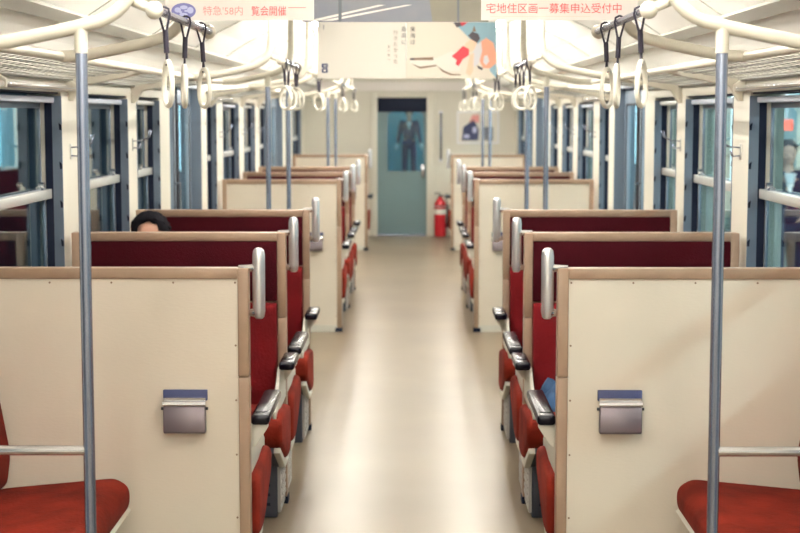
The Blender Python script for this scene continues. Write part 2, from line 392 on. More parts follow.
# ================================================================= SEATS
def rounded(pts, r=0.03, n=4):
    out = []; N = len(pts)
    for i in range(N):
        p = Vector(pts[i]); a = Vector(pts[i-1]); b = Vector(pts[(i+1) % N])
        u = (a-p); v = (b-p); rr = min(r, u.length*0.45, v.length*0.45); u.normalize(); v.normalize()
        p0 = p+u*rr; p2 = p+v*rr
        for k in range(n+1):
            t = k/n; q = p0*(1-t)**2 + p*2*t*(1-t) + p2*t*t; out.append((q.x, q.y))
    return out
H = 1.152; XI, XO = 0.50, 1.395; FW = 0.035
def face_side(root, s, yf, d, inset):
    """upholstery, armrest and seat on the face at y=yf looking along d (-1 toward the camera)"""
    Y = lambda t: yf + d*t
    xi = XI+inset
    MB().box(s*(xi+FW), s*(XO-FW), Y(0.0), Y(-0.02), 0.865, H-FW).build('headrest', 'wine', root, bevel=0.006)
    bk = rounded([(Y(-0.02), 0.35), (Y(0.10), 0.36), (Y(0.11), 0.50), (Y(0.045), 0.86), (Y(-0.02), 0.86)], 0.03)
    MB().prism(bk, 'x', s*(xi+FW), s*(XO-FW)).build('backrest', 'redback', root, bevel=0.008)
    pr = rounded([(Y(0.03), 0.44), (Y(0.40), 0.475), (Y(0.50), 0.45), (Y(0.49), 0.36), (Y(0.20), 0.235), (Y(0.03), 0.235)], 0.06, 5)
    MB().prism(pr, 'x', s*(xi-0.022), s*(XO-0.005)).build('seat_cushion', 'red', root, bevel=0.022, seg=4)
    sh = [(Y(0.03), 0.235), (Y(0.21), 0.235), (Y(0.45), 0.338), (Y(0.462), 0.318), (Y(0.215), 0.205), (Y(0.03), 0.205)]
    MB().prism(sh, 'x', s*(xi-0.012), s*(xi+0.014)).build('shell_edge', 'skirt', root, bevel=0.002)
    MB().prism(sh, 'x', s*(xi+0.014), s*(XO-0.01)).build('seat_shell', 'base', root)
    L = 0.52 if d > 0 else 0.30
    a = MB().box(s*(XI-0.056), s*(XI+0.006), Y(0.03), Y(L), 0.620, 0.655).build('armrest', 'black', root, bevel=0.012, seg=4)
    MB().box(s*(XI-0.044), s*(XI-0.006), Y(0.08), Y(L-0.07), 0.655, 0.658).build('ashtray_lid', 'black', a, bevel=0.0015)
    bp = [(Y(0.0), 0.46), (Y(0.47), 0.455), (Y(0.475), 0.485), (Y(0.24), 0.622), (Y(0.0), 0.622)]
    MB().prism(bp, 'x', s*(XI+0.002), s*(XI+0.016)).build('side_plate', 'skirt', root, bevel=0.003)
    MB().prism([(s*(XI-0.05), 0.622), (s*(XI-0.05), 0.61), (s*(XI-0.015), 0.555), (s*(XI+0.004), 0.54), (s*(XI+0.004), 0.622)], 'y', Y(0.045), Y(0.075)).build('armrest_bracket', 'skirt', root, bevel=0.003)
def frame(root, s, yc, th, inset):
    xi = XI+inset; y0, y1 = yc-th/2, yc+th/2
    f = MB().box(s*xi, s*(xi+FW), y0, y1, 0, 0.795).box(s*xi, s*(xi+FW), y0, y1, 0.797, H)
    f.box(s*(XO-FW), s*XO, y0, y1, 0, H).box(s*(xi+FW), s*(XO-FW), y0, y1, H-FW, H)
    f.build('frame', 'trim', root, bevel=0.003)
    MB().box(s*(xi+FW), s*(XO-FW), y0+0.02, y1-0.02, 0.1, H-FW).build('core_panel', 'trim', root)
    MB().box(s*(xi-0.004), s*(xi+0.05), y0-0.004, y1+0.004, 0.0, 0.03).build('floor_strip', 'dark', root)
def grab(root, s, yc, inset):
    x = XI-0.032
    g = MB()
    g.tube([(s*x, yc, 0.985), (s*x, yc, 0.992), (s*x, yc, 1.01), (s*x, yc, 1.19), (s*x, yc, 1.208), (s*x, yc, 1.216)], [0.011, 0.017, 0.0205, 0.0205, 0.018, 0.010], 16)
    go = smooth_by_angle(g.build('grab_handle', 'alu', root), 50)
    for z in (1.150, 1.005):
        q = smooth_by_angle(MB().tube([(s*(x+0.012), yc, z), (s*(x+0.028), yc, z), (s*(XI+(0.034 if z > 1.1 else 0.006)), yc, z+0.004)], [0.015, 0.012, 0.006], 10).build('standoff', 'chrome', go))
def base(root, s, y0, y1):
    b = MB().box(s*(XI+0.02), s*(XO-0.01), y0, y1, 0.0, 0.25)
    b.box(s*(XI+0.05), s*(XO-0.01), y0+0.03, y1-0.03, 0.25, 0.42)
    bo = b.build('seat_base', 'base', root, bevel=0.006)
    v = MB()
    for z in (0.05, 0.09, 0.13, 0.17): v.box(s*(XI+0.05), s*(XI+0.35), y0-0.002, y0+0.004, z, z+0.012)
    v.build('vent_slots', 'dark', bo)
    p = MB().box(s*(XI+0.008), s*(XI+0.02), y0+0.01, y1-0.01, 0.02, 0.33)
    r = random.Random(3)
    yy = y0+0.05
    while yy < y1-0.05:
        for iz in range(9): 
            z = 0.05+iz*0.03; o = 0.016*(iz % 2)
            p.prism([(yy+o, z), (yy+o+0.016, z+0.011), (yy+o, z+0.022), (yy+o-0.010, z+0.011)], 'x', s*(XI+0.008), s*(XI+0.004))
        yy += 0.036
    p.build('vent_plate', 'baseplate', root)
def ashtray(root, s, y):
    xc = s*0.704
    e = MB().box(xc-0.072, xc+0.072, y-0.004, y+0.01, 0.70, 0.735).build('ashtray_back', 'inknavy', root, bevel=0.002)
    MB().prism([(y-0.034, 0.682), (y-0.036, 0.602), (y-0.03, 0.596), (y, 0.596), (y, 0.700), (y-0.02, 0.698)], 'x', xc-0.068, xc+0.068).build('tray', 'ash', e, bevel=0.004)
    MB().tube([(xc-0.070, y-0.028, 0.693), (xc+0.070, y-0.028, 0.693)], 0.010, 12).box(xc-0.068, xc+0.068, y-0.02, y, 0.700, 0.712).build('lid_bar', 'chrome', e)
    MB().tube([(xc-0.076, y-0.02, 0.677), (xc+0.076, y-0.02, 0.677)], 0.005, 8).build('pivot', 'rubber', e)
    e.location.z += 0.02; e.location.x += -0.004 if s < 0 else 0

def screws(root, s, y):
    m = MB()
    for z in (0.12, 0.33, 0.54, 0.72, 0.9, H-FW-0.012): m.tube([(s*(XI+FW+0.008), y, z), (s*(XI+FW+0.008), y-0.002, z)], 0.0035, 8)
    for k in range(1, 5): m.tube([(s*(XI+FW+0.008+k*0.2), y, H-FW-0.012), (s*(XI+FW+0.008+k*0.2), y-0.002, H-FW-0.012)], 0.0035, 8)
    m.build('screws', 'brown', root)

def partition(s, y, seat_dir, label):
    """partition between a door bay and a seat; cream board on one face, a bench on the other"""
    th = 0.055; yc = y+th/2
    root = thing('partition_seat', label, 'seat', (s*0.95, yc, 0), 'partition seats along the aisle')
    frame(root, s, yc, th, 0.0)
    yb = yc-seat_dir*(th/2)       # face with the board
    b = MB().box(s*(XI+FW), s*(XO-FW), yb+seat_dir*0.006, yb+seat_dir*0.02, 0.05, H-FW)
    b.build('board', 'panel', root)
    MB().box(s*(XI+FW), s*(XO-FW), yb+seat_dir*0.002, yb+seat_dir*0.02, 0.0, 0.05).build('kick_strip', 'skirt', root)
    if seat_dir > 0: screws(root, s, yb+0.006); ashtray(root, s, yb)
    face_side(root, s, yc+seat_dir*(th/2), seat_dir, 0.0)
    grab(root, s, yc, 0.0)
    ya = yc+seat_dir*0.03; yb2 = yc+seat_dir*0.34
    base(root, s, min(ya, yb2), max(ya, yb2))
    return root
def double(s, y, label):
    th = 0.07; yc = y+th/2
    root = thing('double_bench', label, 'seat', (s*0.95, yc, 0), 'back to back benches')
    frame(root, s, yc, th, 0.0)
    face_side(root, s, yc-th/2, -1, 0.0); face_side(root, s, yc+th/2, 1, 0.0)
    grab(root, s, yc, 0.0); base(root, s, yc-0.27, yc+0.33)
    return root
YA, YB, YC, YD, YE, YF, YG = 4.97, 6.45, 7.97, 11.63, 13.06, 14.42, 18.6
for s, sd in ((-1, 'left'), (1, 'right')):
    pa = partition(s, YA, 1, 'large cream partition with steel ashtray nearest the viewer on the %s side' % sd)
    copy_tree(pa, dy=YD-YA, label='cream partition with ashtray past the middle doors, %s of the aisle' % sd)
    copy_tree(pa, dy=YG-YA, label='farthest small cream partition before the end door, %s of the aisle' % sd)
    pc = partition(s, YC, -1, 'wine-red bench against tan-framed partition before the first doors, %s of the aisle' % sd)
    copy_tree(pc, dy=YF-YC, label='distant wine-red bench just in front of the farthest door bay, %s side' % sd)
    db = double(s, YB, 'tan-framed back-to-back bench second from the viewer, %s of the aisle' % sd)
    copy_tree(db, dy=YE-YB, label='distant back-to-back bench right behind the middle cream partition, %s side' % sd)

# longitudinal benches in the nearest door bay
for s, sd in ((-1, 'left'), (1, 'right')):
    y0, y1 = 4.07, 4.935
    root = thing('side_bench', 'red upholstered side bench in the bottom %s corner against partition' % sd, 'bench', (s*1.15, (y0+y1)/2, 0), 'side benches')
    pr = rounded([(s*0.885, 0.38), (s*0.885, 0.445), (s*0.93, 0.475), (s*1.30, 0.44), (s*1.36, 0.42), (s*1.36, 0.33), (s*0.93, 0.33)], 0.04, 5)
    MB().prism(pr, 'y', y0, y1).build('seat_cushion', 'red', root, bevel=0.02, seg=4)
    MB().prism(rounded([(s*1.285, 0.44), (s*1.27, 0.55), (s*1.33, 0.90), (s*1.405, 0.90), (s*1.405, 0.44)], 0.03), 'y', y0, y1).build('backrest', 'red', root, bevel=0.012, seg=3)
    MB().prism([(s*0.895, 0.375), (s*0.93, 0.325), (s*1.40, 0.325), (s*1.40, 0.20), (s*1.0, 0.20), (s*0.885, 0.365)], 'y', y0, y1).build('seat_shell', 'skirt', root)
    MB().box(s*1.0, s*1.40, y0+0.02, y1-0.02, 0.0, 0.20).build('seat_base', 'base', root, bevel=0.005)

# ================================================================= POLES AND OVERHEAD PIPES
def overhead_path(s, y, x_out=1.10):
    P = [(s*x_out, y, 1.832), (s*1.02, y, 1.835), (s*0.92, y, 1.855), (s*0.84, y, 1.872)]
    for k in range(1, 9):
        a = k/8*math.pi/2; P.append((s*(0.84-0.145*math.sin(a)), y, 1.878+0.115*(1-math.cos(a))))
    P.append((s*0.690, y, 2.04)); P.append((s*0.688, y, 2.275))
    return P
pole_rows = [(4.05, 0), (9.29, 1), (10.82, 0), (15.95, 1), (17.55, 0)]
where = {4.05: 'nearest the viewer', 9.29: 'at middle doors, front edge', 10.82: 'at middle doors, far edge', 15.95: 'beside the farthest doors', 17.55: 'farthest of all'}
for s, sd in ((-1, 'left'), (1, 'right')):
    for y, guard in pole_rows:
        root = thing('grab_pole', 'steel pole with curved cream top pipe %s, %s side' % (where[y], sd), 'pole', (s*0.83, y, 0), 'grab poles')
        smooth_by_angle(MB().tube([(s*0.83, y, 0.0), (s*0.83, y, 1.83)], 0.0155, 16).build('pole', 'steel', root))
        smooth_by_angle(MB().tube([(s*0.83, y, 1.805), (s*0.83, y, 1.868)], 0.0175, 16).build('sleeve', 'pipe', root))
        smooth_by_angle(MB().tube(overhead_path(s, y), 0.0185, 14).build('overhead_pipe', 'pipe', root))
        MB().tube([(s*0.83, y, 0.0), (s*0.83, y, 0.012)], 0.035, 16).build('foot_flange', 'steel', root)
        smooth_by_angle(MB().tube([(s*0.84, y, 0.757), (s*1.42, y, 0.757)], 0.0135, 12).build('guard_rail', 'chrome', root))
    for y, t in ((5.02, 'above the nearest partition'), (8.0, 'above the bench before the first doors'), (11.66, 'above the partition after the middle doors'), (18.6, 'above the farthest partition')):
        root = thing('ceiling_pipe', 'curved cream pipe %s, %s side' % (t, sd), 'pipe', (s*0.9, y, 1.83), 'cream overhead pipes')
        smooth_by_angle(MB().tube(overhead_path(s, y), 0.0185, 14).build('pipe', 'pipe', root))
        MB().tube([(s*0.688, y, 2.245), (s*0.688, y, 2.275)], 0.032, 14).build('flange', 'pipe', root)

# strap rails and hanging straps
def strap(s, y, label, tilt=0.0, twist=0.0):
    z = 1.912; x = s*0.64
    root = thing('hanging_strap', label, 'strap', (x, y, z), 'hanging straps')
    m = MB()
    for k in (-1, 1):
        m.tube([(x, y, z+0.024), (x+k*0.012, y, z+0.018), (x+k*0.0145, y, z+0.004), (x+tilt*0.3+k*0.003, y, z-0.045)], 0.0032, 6)
    m.tube([(x+tilt*0.3, y, z-0.038), (x+tilt*0.7, y, z-0.10)], 0.0075, 8)
    for k in (-1, 1): m.tube([(x+tilt*0.7, y, z-0.098), (x+tilt*0.8+k*0.010*math.cos(twist), y+k*0.010*math.sin(twist), z-0.133)], 0.0032, 6)
    m.build('strap', 'strap', root)
    P = []
    c, sn = math.cos(twist), math.sin(twist); x2 = x+tilt
    for k in range(28):
        a = 2*math.pi*k/28; u = 0.050*math.sin(a)*(1-0.2*math.cos(a)); v = 0.060*math.cos(a)
        P.append((x2+u*c, y+u*sn, z-0.182+v))
    smooth_by_angle(MB().tube(P, 0.0072, 8, closed=True).build('ring', 'ring', root))
segs = [(4.07, 5.2, (4.22, 4.62, 4.96)), (8.0, 9.29, (8.15, 8.5, 8.9, 9.15)), (10.82, 11.66, (11.05, 11.4)), (14.42, 15.95, (14.8, 15.4)), (17.55, 18.6, (17.8, 18.3))]
ords = ['nearest', 'second', 'third', 'fourth']
clus = ['in the nearest cluster', 'in the cluster before the middle doors', 'just past the middle doors', 'over the far benches', 'at the far end of the car']
for s, sd in ((-1, 'left'), (1, 'right')):
    for i, (a, b, ys) in enumerate(segs):
        root = thing('strap_rail', 'steel strap rail with ball ends %s, %s side' % (clus[i], sd), 'rail', (s*0.64, (a+b)/2, 1.9), 'strap rails')
        MB().tube([(s*0.64, a+0.03, 1.918), (s*0.64, b-0.03, 1.918)], 0.011, 10).build('rail', 'steel', root)
        for yy in (a+0.02, b-0.02):
            MB().ball((s*0.645, yy, 1.918), 0.024).tube([(s*0.645, yy, 1.918), (s*0.70, yy, 1.94)], 0.013, 10).build('end_bracket', 'pipe', root, smooth=True)
        for k, yy in enumerate(ys):
            strap(s, yy, '%s white ring strap %s, %s side' % (ords[k], clus[i], sd), tilt=(-0.006 if k % 2 else 0.008), twist=([1.2, 1.35, 1.1][k] if i == 0 else [0.9, -0.6, 0.5, 1.2][k])*s)

# ================================================================= LUGGAGE RACKS
def rack(s, y0, y1, pipes, label):
    root = thing('luggage_rack', label, 'rack', (s*1.26, (y0+y1)/2, 1.8), 'luggage racks')
    smooth_by_angle(MB().tube([(s*1.10, y0, 1.832), (s*1.10, y1, 1.832)], 0.0155, 12).build('front_rail', 'pipe', root))
    MB().tube([(s*1.405, y0, 1.79), (s*1.405, y1, 1.79)], 0.009, 8).build('back_rail', 'wire', root)
    m = MB(); st = 0.042 if y0 < 9 else 0.05; W = 0.30; wd = 0.0040
    def pt(u, y): return (s*(1.105+u), y, 1.828-u*(0.036/0.30))
    for sg in (-1, 1):
        y = y0-W
        while y < y1+W:
            ya, yb = (y, y+sg*W)
            ua, ub = 0.0, W
            if yb < y0 or yb > y1:
                t = ((y0 if yb < y0 else y1)-ya)/(yb-ya); ub = W*t; yb = y0 if yb < y0 else y1
            if ya < y0 or ya > y1:
                if (ya < y0 and yb <= y0) or (ya > y1 and yb >= y1): y += st*2; continue
                lim = y0 if ya < y0 else y1; t = (lim-ya)/(sg*W); ua = W*t; ya = lim
            if ub > ua:
                A = Vector(pt(ua, ya)); B = Vector(pt(ub, yb)); h = Vector((0, 0, 0.0009)); w_ = Vector((0, wd/2, 0))
                m.add([A-w_-h, A+w_-h, A+w_+h, A-w_+h, B-w_-h, B+w_-h, B+w_+h, B-w_+h], [(0,1,2,3),(4,7,6,5),(0,4,5,1),(2,6,7,3),(1,5,6,2),(0,3,7,4)])
            y += st*2
    for u in (0.10, 0.20):
        m.tube([pt(u, y0), pt(u, y1)], 0.003, 6)
    m.build('wire_net', 'wire', root)
    for y in pipes:
        MB().prism([(s*1.10, 1.835), (s*1.10, 1.815), (s*1.36, 1.765), (s*1.40, 1.70), (s*1.42, 1.70), (s*1.42, 1.81)], 'y', y-0.018, y+0.018).build('bracket', 'pipe', root, bevel=0.004)
ys_near = [6.58, 8.05]
for s, sd in ((-1, 'left'), (1, 'right')):
    rack(s, 4.07, 9.2, [6.58, 8.05], 'wire mesh luggage rack with cream front rail nearest the viewer, %s wall' % sd)
    rack(s, 10.9, 15.9, [11.2, 13.2, 14.6], 'wire mesh luggage rack past the middle doors, %s wall' % sd)
    rack(s, 17.6, 20.8, [18.65], 'distant wire luggage rack at the end of the car, %s wall' % sd)
    for a, b, t in ((5.36, 6.54, 'nearest the viewer'), (11.0, 12.3, 'past the middle doors')):
        root = thing('wall_rail', 'polished rail above the window %s on the %s wall' % (t, sd), 'rail', (s*1.385, (a+b)/2, 1.745), 'window top rails')
        smooth_by_angle(MB().tube([(s*1.385, a, 1.752), (s*1.385, b, 1.752)], 0.0115, 12).build('rail', 'chrome', root))
        for yy in (a+0.02, b-0.02):
            MB().prism([(s*1.37, 1.768), (s*1.42, 1.80), (s*1.42, 1.735), (s*1.372, 1.738)], 'y', yy-0.012, yy+0.012).build('end_bracket', 'pipe', root, bevel=0.003)
    # coat hooks on the window posts
    for y, t in ((6.58, 'between the two nearest windows'), (8.05, 'on the post before the first doors'), (11.72, 'on the post after the middle doors'), (13.22, 'on the second post after the middle doors'), (14.57, 'on the third post after the middle doors')):
        root = thing('coat_hook', 'thin wire coat hook %s, %s wall' % (t, sd), 'hook', (s*1.42, y, 1.5), 'coat hooks')
        MB().box(s*1.414, s*1.42, y-0.013, y+0.013, 1.455, 1.52).build('hook_plate', 'winrail', root, bevel=0.002)
        for k in (-1, 1):
            h = MB(); h.tube([(s*1.415, y+k*0.008, 1.505), (s*1.37, y+k*0.02, 1.508), (s*1.335, y+k*0.03, 1.525), (s*1.325, y+k*0.033, 1.56)], 0.003, 6)
            h.tube([(s*1.415, y+k*0.008, 1.47), (s*1.385, y+k*0.012, 1.468), (s*1.378, y+k*0.014, 1.49)], 0.003, 6)
            h.build('hook_wire', 'steel', root, smooth=True)

# ================================================================= CEILING LAMPS
NL = 0
for s, sd in ((-1, 'left'), (1, 'right')):
    for y in (-1.75, -0.4, 0.95, 3.1, 5.35, 7.25, 9.35, 10.8, 12.25, 13.7, 15.15, 16.8, 18.5):
        root = thing('ceiling_lamp', 'bare fluorescent tube in white ceiling tray', 'lamp', (s*0.58, y+0.6, 2.27), 'fluorescent ceiling tubes')
        MB().prism([(s*0.58-0.06, 2.285), (s*0.58+0.06, 2.285), (s*0.58+0.03, 2.270), (s*0.58-0.03, 2.270)], 'y', y, y+1.25).build('tray', 'white', root)
        MB().tube([(s*0.58, y+0.02, 2.225), (s*0.58, y+1.23, 2.225)], 0.016, 10).build('tube', 'tube', root)
        MB().box(s*0.58-0.014, s*0.58+0.014, y+0.0, y+0.02, 2.207, 2.275).box(s*0.58-0.014, s*0.58+0.014, y+1.23, y+1.25, 2.207, 2.275).build('lamp_holder', 'white', root)
for k in range(5):
    y = 22.5+k*3.6
    root = thing('corridor_lamp', 'ceiling lamp seen through the end door window', 'lamp', (1.0, y, 2.18), 'next car lamps')
    MB().box(0.9, 1.1, y, y+1.6, 2.16, 2.2).build('housing', 'white', root)
    MB().tube([(1.0, y+0.05, 2.14), (1.0, y+1.55, 2.14)], 0.02, 8).build('tube', 'corrlamp', root)

# ================================================================= HANGING POSTERS AND SIGNS
def shape(m, pts, y, mi): m.prism(pts, 'y', y, y-0.0006, mi)
def ell(cx, cz, rx, rz, n=24, a0=0): return [(cx+rx*math.cos(2*math.pi*k/n), cz+rz*math.sin(2*math.pi*k/n)) for k in range(n)]
def text(body, x, y, z, size, mkey, parent, name='lettering', line=1.0, wscale=1.0):
    cu = bpy.data.curves.new(name, 'FONT'); cu.body = body; cu.size = size; cu.extrude = 0.0003; cu.space_line = line; cu.resolution_u = 3
    tmp = bpy.data.objects.new(name, cu); me = bpy.data.meshes.new_from_object(tmp); bpy.data.objects.remove(tmp)
    me.materials.clear(); me.materials.append(MT[mkey]); o = bpy.data.objects.new(name, me); COL.objects.link(o); o.parent = parent
    off = Vector(parent.location) if parent else Vector((0,0,0))
    o.location = Vector((x, y, z))-off; o.rotation_euler = (math.pi/2, 0, 0); o.scale = (wscale, 1, 1); return o

# left sign
y = 4.85
r1 = thing('hanging_sign', 'hanging white sign with violet oval emblem and faded red lettering', 'sign', (-0.506, y, 1.936))
MB().box(-0.737, -0.275, y, y+0.003, 1.936, 2.10).build('sheet', 'signp', r1)
em = MB(); shape(em, ell(-0.679, 1.965, 0.038, 0.0245), y-0.001, 0)
for cx, cz, rx, rz in ((-0.697, 1.968, 0.010, 0.008), (-0.678, 1.976, 0.012, 0.006), (-0.658, 1.967, 0.010, 0.010), (-0.679, 1.954, 0.013, 0.005), (-0.688, 1.961, 0.005, 0.0035), (-0.671, 1.965, 0.006, 0.003)):
    shape(em, ell(cx, cz, rx, rz), y-0.002, 1)
em.build('emblem', ['violet', 'lilac'], r1)
text("特急'58内", -0.620, y-0.0015, 1.954, 0.031, 'palepink', r1, wscale=0.98)
text('覧会開催', -0.470, y-0.0015, 1.953, 0.032, 'pink', r1, wscale=0.86)
MB().box(-0.355, -0.300, y-0.001, y, 1.974, 1.9765).build('fine_print', 'palepink', r1)
MB().box(-0.74, -0.272, y-0.006, y+0.008, 2.095, 2.12).build('clamp_rail', 'alu', r1)
smooth_by_angle(MB().tube([(-0.60, y, 2.12), (-0.60, y, 2.30)], 0.005, 8).build('hanger', 'alu', r1)); smooth_by_angle(MB().tube([(-0.40, y, 2.12), (-0.40, y, 2.325)], 0.005, 8).build('hanger', 'alu', r1))
# right sign
r2 = thing('hanging_sign', 'hanging white sign with one line of red characters', 'sign', (0.483, y, 1.936))
MB().box(0.242, 0.725, y, y+0.003, 1.936, 2.10).build('sheet', 'signp', r2)
text('宅地住区画一募集申込受付中', 0.256, y-0.0015, 1.960, 0.0335, 'pink', r2, wscale=0.97)
MB().box(0.27, 0.58, y-0.001, y, 1.947, 1.949).build('fine_print', 'paper2', r2)
MB().box(0.24, 0.728, y-0.006, y+0.008, 2.095, 2.12).build('clamp_rail', 'alu', r2)
smooth_by_angle(MB().tube([(0.60, y, 2.12), (0.60, y, 2.30)], 0.005, 8).build('hanger', 'alu', r2)); smooth_by_angle(MB().tube([(0.40, y, 2.12), (0.40, y, 2.325)], 0.005, 8).build('hanger', 'alu', r2))
# blue-grey poster high behind the two signs
y = 7.0
r3 = thing('hanging_poster', 'blue-grey landscape poster edge hanging high between the two signs', 'poster', (-0.04, y, 2.05))
m = MB().box(-0.46, 0.37, y, y+0.003, 2.055, 2.21, 0)
shape(m, [(0.12, 2.055), (0.37, 2.055), (0.37, 2.21), (0.10, 2.21)], y-0.001, 1)
for a, b in ((-0.44, -0.16), (-0.38, -0.04)): shape(m, [(a, 2.06), (a+0.05, 2.06), (b+0.07, 2.13), (b+0.04, 2.13)], y-0.0015, 2)
shape(m, [(-0.30, 2.055), (-0.285, 2.055), (-0.285, 2.21), (-0.30, 2.21)], y-0.002, 3); shape(m, [(0.23, 2.055), (0.24, 2.055), (0.24, 2.21), (0.23, 2.21)], y-0.002, 3)
m.build('sheet', ['bluegrey', 'tanprint', 'signp', 'vent'], r3)
MB().box(-0.47, 0.38, y-0.006, y+0.008, 2.205, 2.325).build('clamp_rail', 'alu', r3)
# double centre poster
y = 9.0; zb, zt = 1.848, 2.178
r4 = thing('hanging_poster', 'hanging cream poster with vertical lettering and small navy emblem', 'poster', (-0.26, y, zb))
m = MB().box(-0.515, -0.006, y, y+0.003, zb, zt, 0)
for k, (a, b) in enumerate(((0.032, 0.058), (0.060, 0.085))): shape(m, rounded([(-0.473-0.018, zb+a), (-0.473+0.018, zb+a), (-0.473+0.018, zb+b), (-0.473-0.018, zb+b)], 0.006), y-0.001, 1)
shape(m, ell(-0.473, zb+0.045, 0.008, 0.006), y-0.002, 0); shape(m, ell(-0.473, zb+0.072, 0.010, 0.003), y-0.002, 0)
shape(m, [(-0.481, zt-0.05), (-0.477, zt-0.05), (-0.477, zt-0.025), (-0.481, zt-0.025)], y-0.001, 1)
m.build('sheet', ['paper', 'inknavy'], r4)
text('行\nき\nた\nか\nっ\nた', -0.078, y-0.0015, zt-0.078, 0.027, 'brown', r4, line=1.22)
text('最\n高\nに', -0.033, y-0.0015, zt-0.060, 0.031, 'ink', r4, line=1.2)
text('夏\nの\n旅\nへ', -0.112, y-0.0015, zt-0.155, 0.016, 'brown', r4, line=1.5)
MB().box(-0.52, -0.002, y-0.006, y+0.008, zt-0.01, zt+0.018).build('clamp_rail', 'signp', r4)
smooth_by_angle(MB().tube([(-0.45, y, zt+0.018), (-0.45, y, 2.318)], 0.004, 6).tube([(-0.08, y, zt+0.018), (-0.08, y, 2.332)], 0.004, 6).build('hanger', 'alu', r4))
r5 = thing('hanging_poster', 'hanging poster of a reclining figure in red under blue sky', 'poster', (0.26, y, zb))
m = MB().box(0.0, 0.515, y, y+0.003, zb, zt, 0)
X = lambda px: (px-408)/88*0.515; Z = lambda pz: zb+(79-pz)/57*0.33
P = lambda pts: [(X(a), Z(b)) for a, b in pts]
shape(m, P([(463, 23), (496, 23), (496, 79), (490, 72), (487, 60), (470, 40), (458, 28)]), y-0.0006, 4)       # sky
shape(m, P([(480, 43), (486, 39), (493, 44), (496, 55), (496, 64), (490, 69), (483, 69), (479, 60)]), y-0.0014, 3)   # salmon figure
shape(m, P([(411, 59), (437, 59), (452, 52), (462, 58), (460, 72), (446, 72), (437, 66), (420, 68), (411, 64)]), y-0.0003, 8)
shape(m, P([(484, 57), (487, 56), (489, 62), (486, 66), (483, 63)]), y-0.0022, 7)
shape(m, P([(475, 46), (481, 43), (482, 52), (479, 64), (474, 68), (471, 60)]), y-0.0022, 7)                     # pale sleeve
shape(m, P([(466, 44), (472, 40), (477, 44), (474, 51), (468, 54), (463, 50)]), y-0.0028, 5)                   # face and shoulder
shape(m, P([(468, 37), (472, 33), (478, 35), (480, 40), (477, 44), (472, 41)]), y-0.0034, 2)                    # dark hair
shape(m, P([(472, 33), (474, 27), (476, 33)]), y-0.0038, 6)
shape(m, P([(463, 47), (469, 50), (469, 56), (463, 60), (459, 67), (456, 65), (457, 61), (452, 57), (456, 54)]), y-0.0034, 1)   # red dress
shape(m, P([(453, 23), (462, 23), (462, 27), (457, 29)]), y-0.0016, 2); shape(m, P([(460, 23), (469, 23), (462, 28)]), y-0.002, 1)
shape(m, P([(411, 59), (434, 58), (434, 61), (411, 61)]), y-0.0016, 6); shape(m, P([(412, 64), (421, 67.5), (437, 65.5), (437, 67), (421, 69.5)]), y-0.0016, 6)
shape(m, P([(411.5, 59), (415, 59), (415, 61), (411.5, 61)]), y-0.002, 2)
shape(m, P([(437, 66), (444, 71), (452, 74.5), (461, 75), (461, 76), (451, 76), (443, 72.5)]), y-0.0016, 6)
shape(m, P([(477, 66), (483, 69), (482, 71), (478, 69)]), y-0.0026, 2)
shape(m, P([(470, 56), (474, 54), (473, 72), (470, 77), (466, 74)]), y-0.0026, 5)
m.build('sheet', ['paper2', 'inkred', 'ink', 'skinp', 'sky', 'peach', 'brown', 'palesleeve', 'paper'], r5)
text('東\n海\nは', 0.018, y-0.0015, zt-0.060, 0.031, 'ink', r5, line=1.2)
MB().box(0.002, 0.52, y-0.006, y+0.008, zt-0.01, zt+0.018).build('clamp_rail', 'signp', r5)
smooth_by_angle(MB().tube([(0.45, y, zt+0.018), (0.45, y, 2.318)], 0.004, 6).tube([(0.08, y, zt+0.018), (0.08, y, 2.332)], 0.004, 6).build('hanger', 'alu', r5))
# poster on the end wall
y = Y1-0.001
r6 = thing('wall_poster', 'framed dark picture poster on the end wall above the far right partition', 'poster', (0.92, y, 1.24))
MB().box(0.635, 1.20, y-0.012, y, 1.235, 1.67).box(0.655, 1.18, y-0.016, y-0.012, 1.255, 1.65, 1).build('poster_frame', ['alu', 'paper'], r6)
m = MB(); yy = y-0.017
shape(m, [(0.70, 1.28), (0.92, 1.28), (0.93, 1.42), (0.86, 1.56), (0.78, 1.50), (0.72, 1.46)], yy, 0)
shape(m, [(0.80, 1.52), (0.93, 1.52), (0.93, 1.62), (0.84, 1.62)], yy, 1)
shape(m, ell(0.765, 1.335, 0.045, 0.03), yy-0.001, 2); shape(m, ell(0.87, 1.42, 0.03, 0.045), yy-0.001, 2)
shape(m, [(1.0, 1.28), (1.12, 1.28), (1.12, 1.46), (1.0, 1.46)], yy, 3)
m.build('print', ['inknavy', 'palepink', 'lilac', 'bluegrey'], r6)

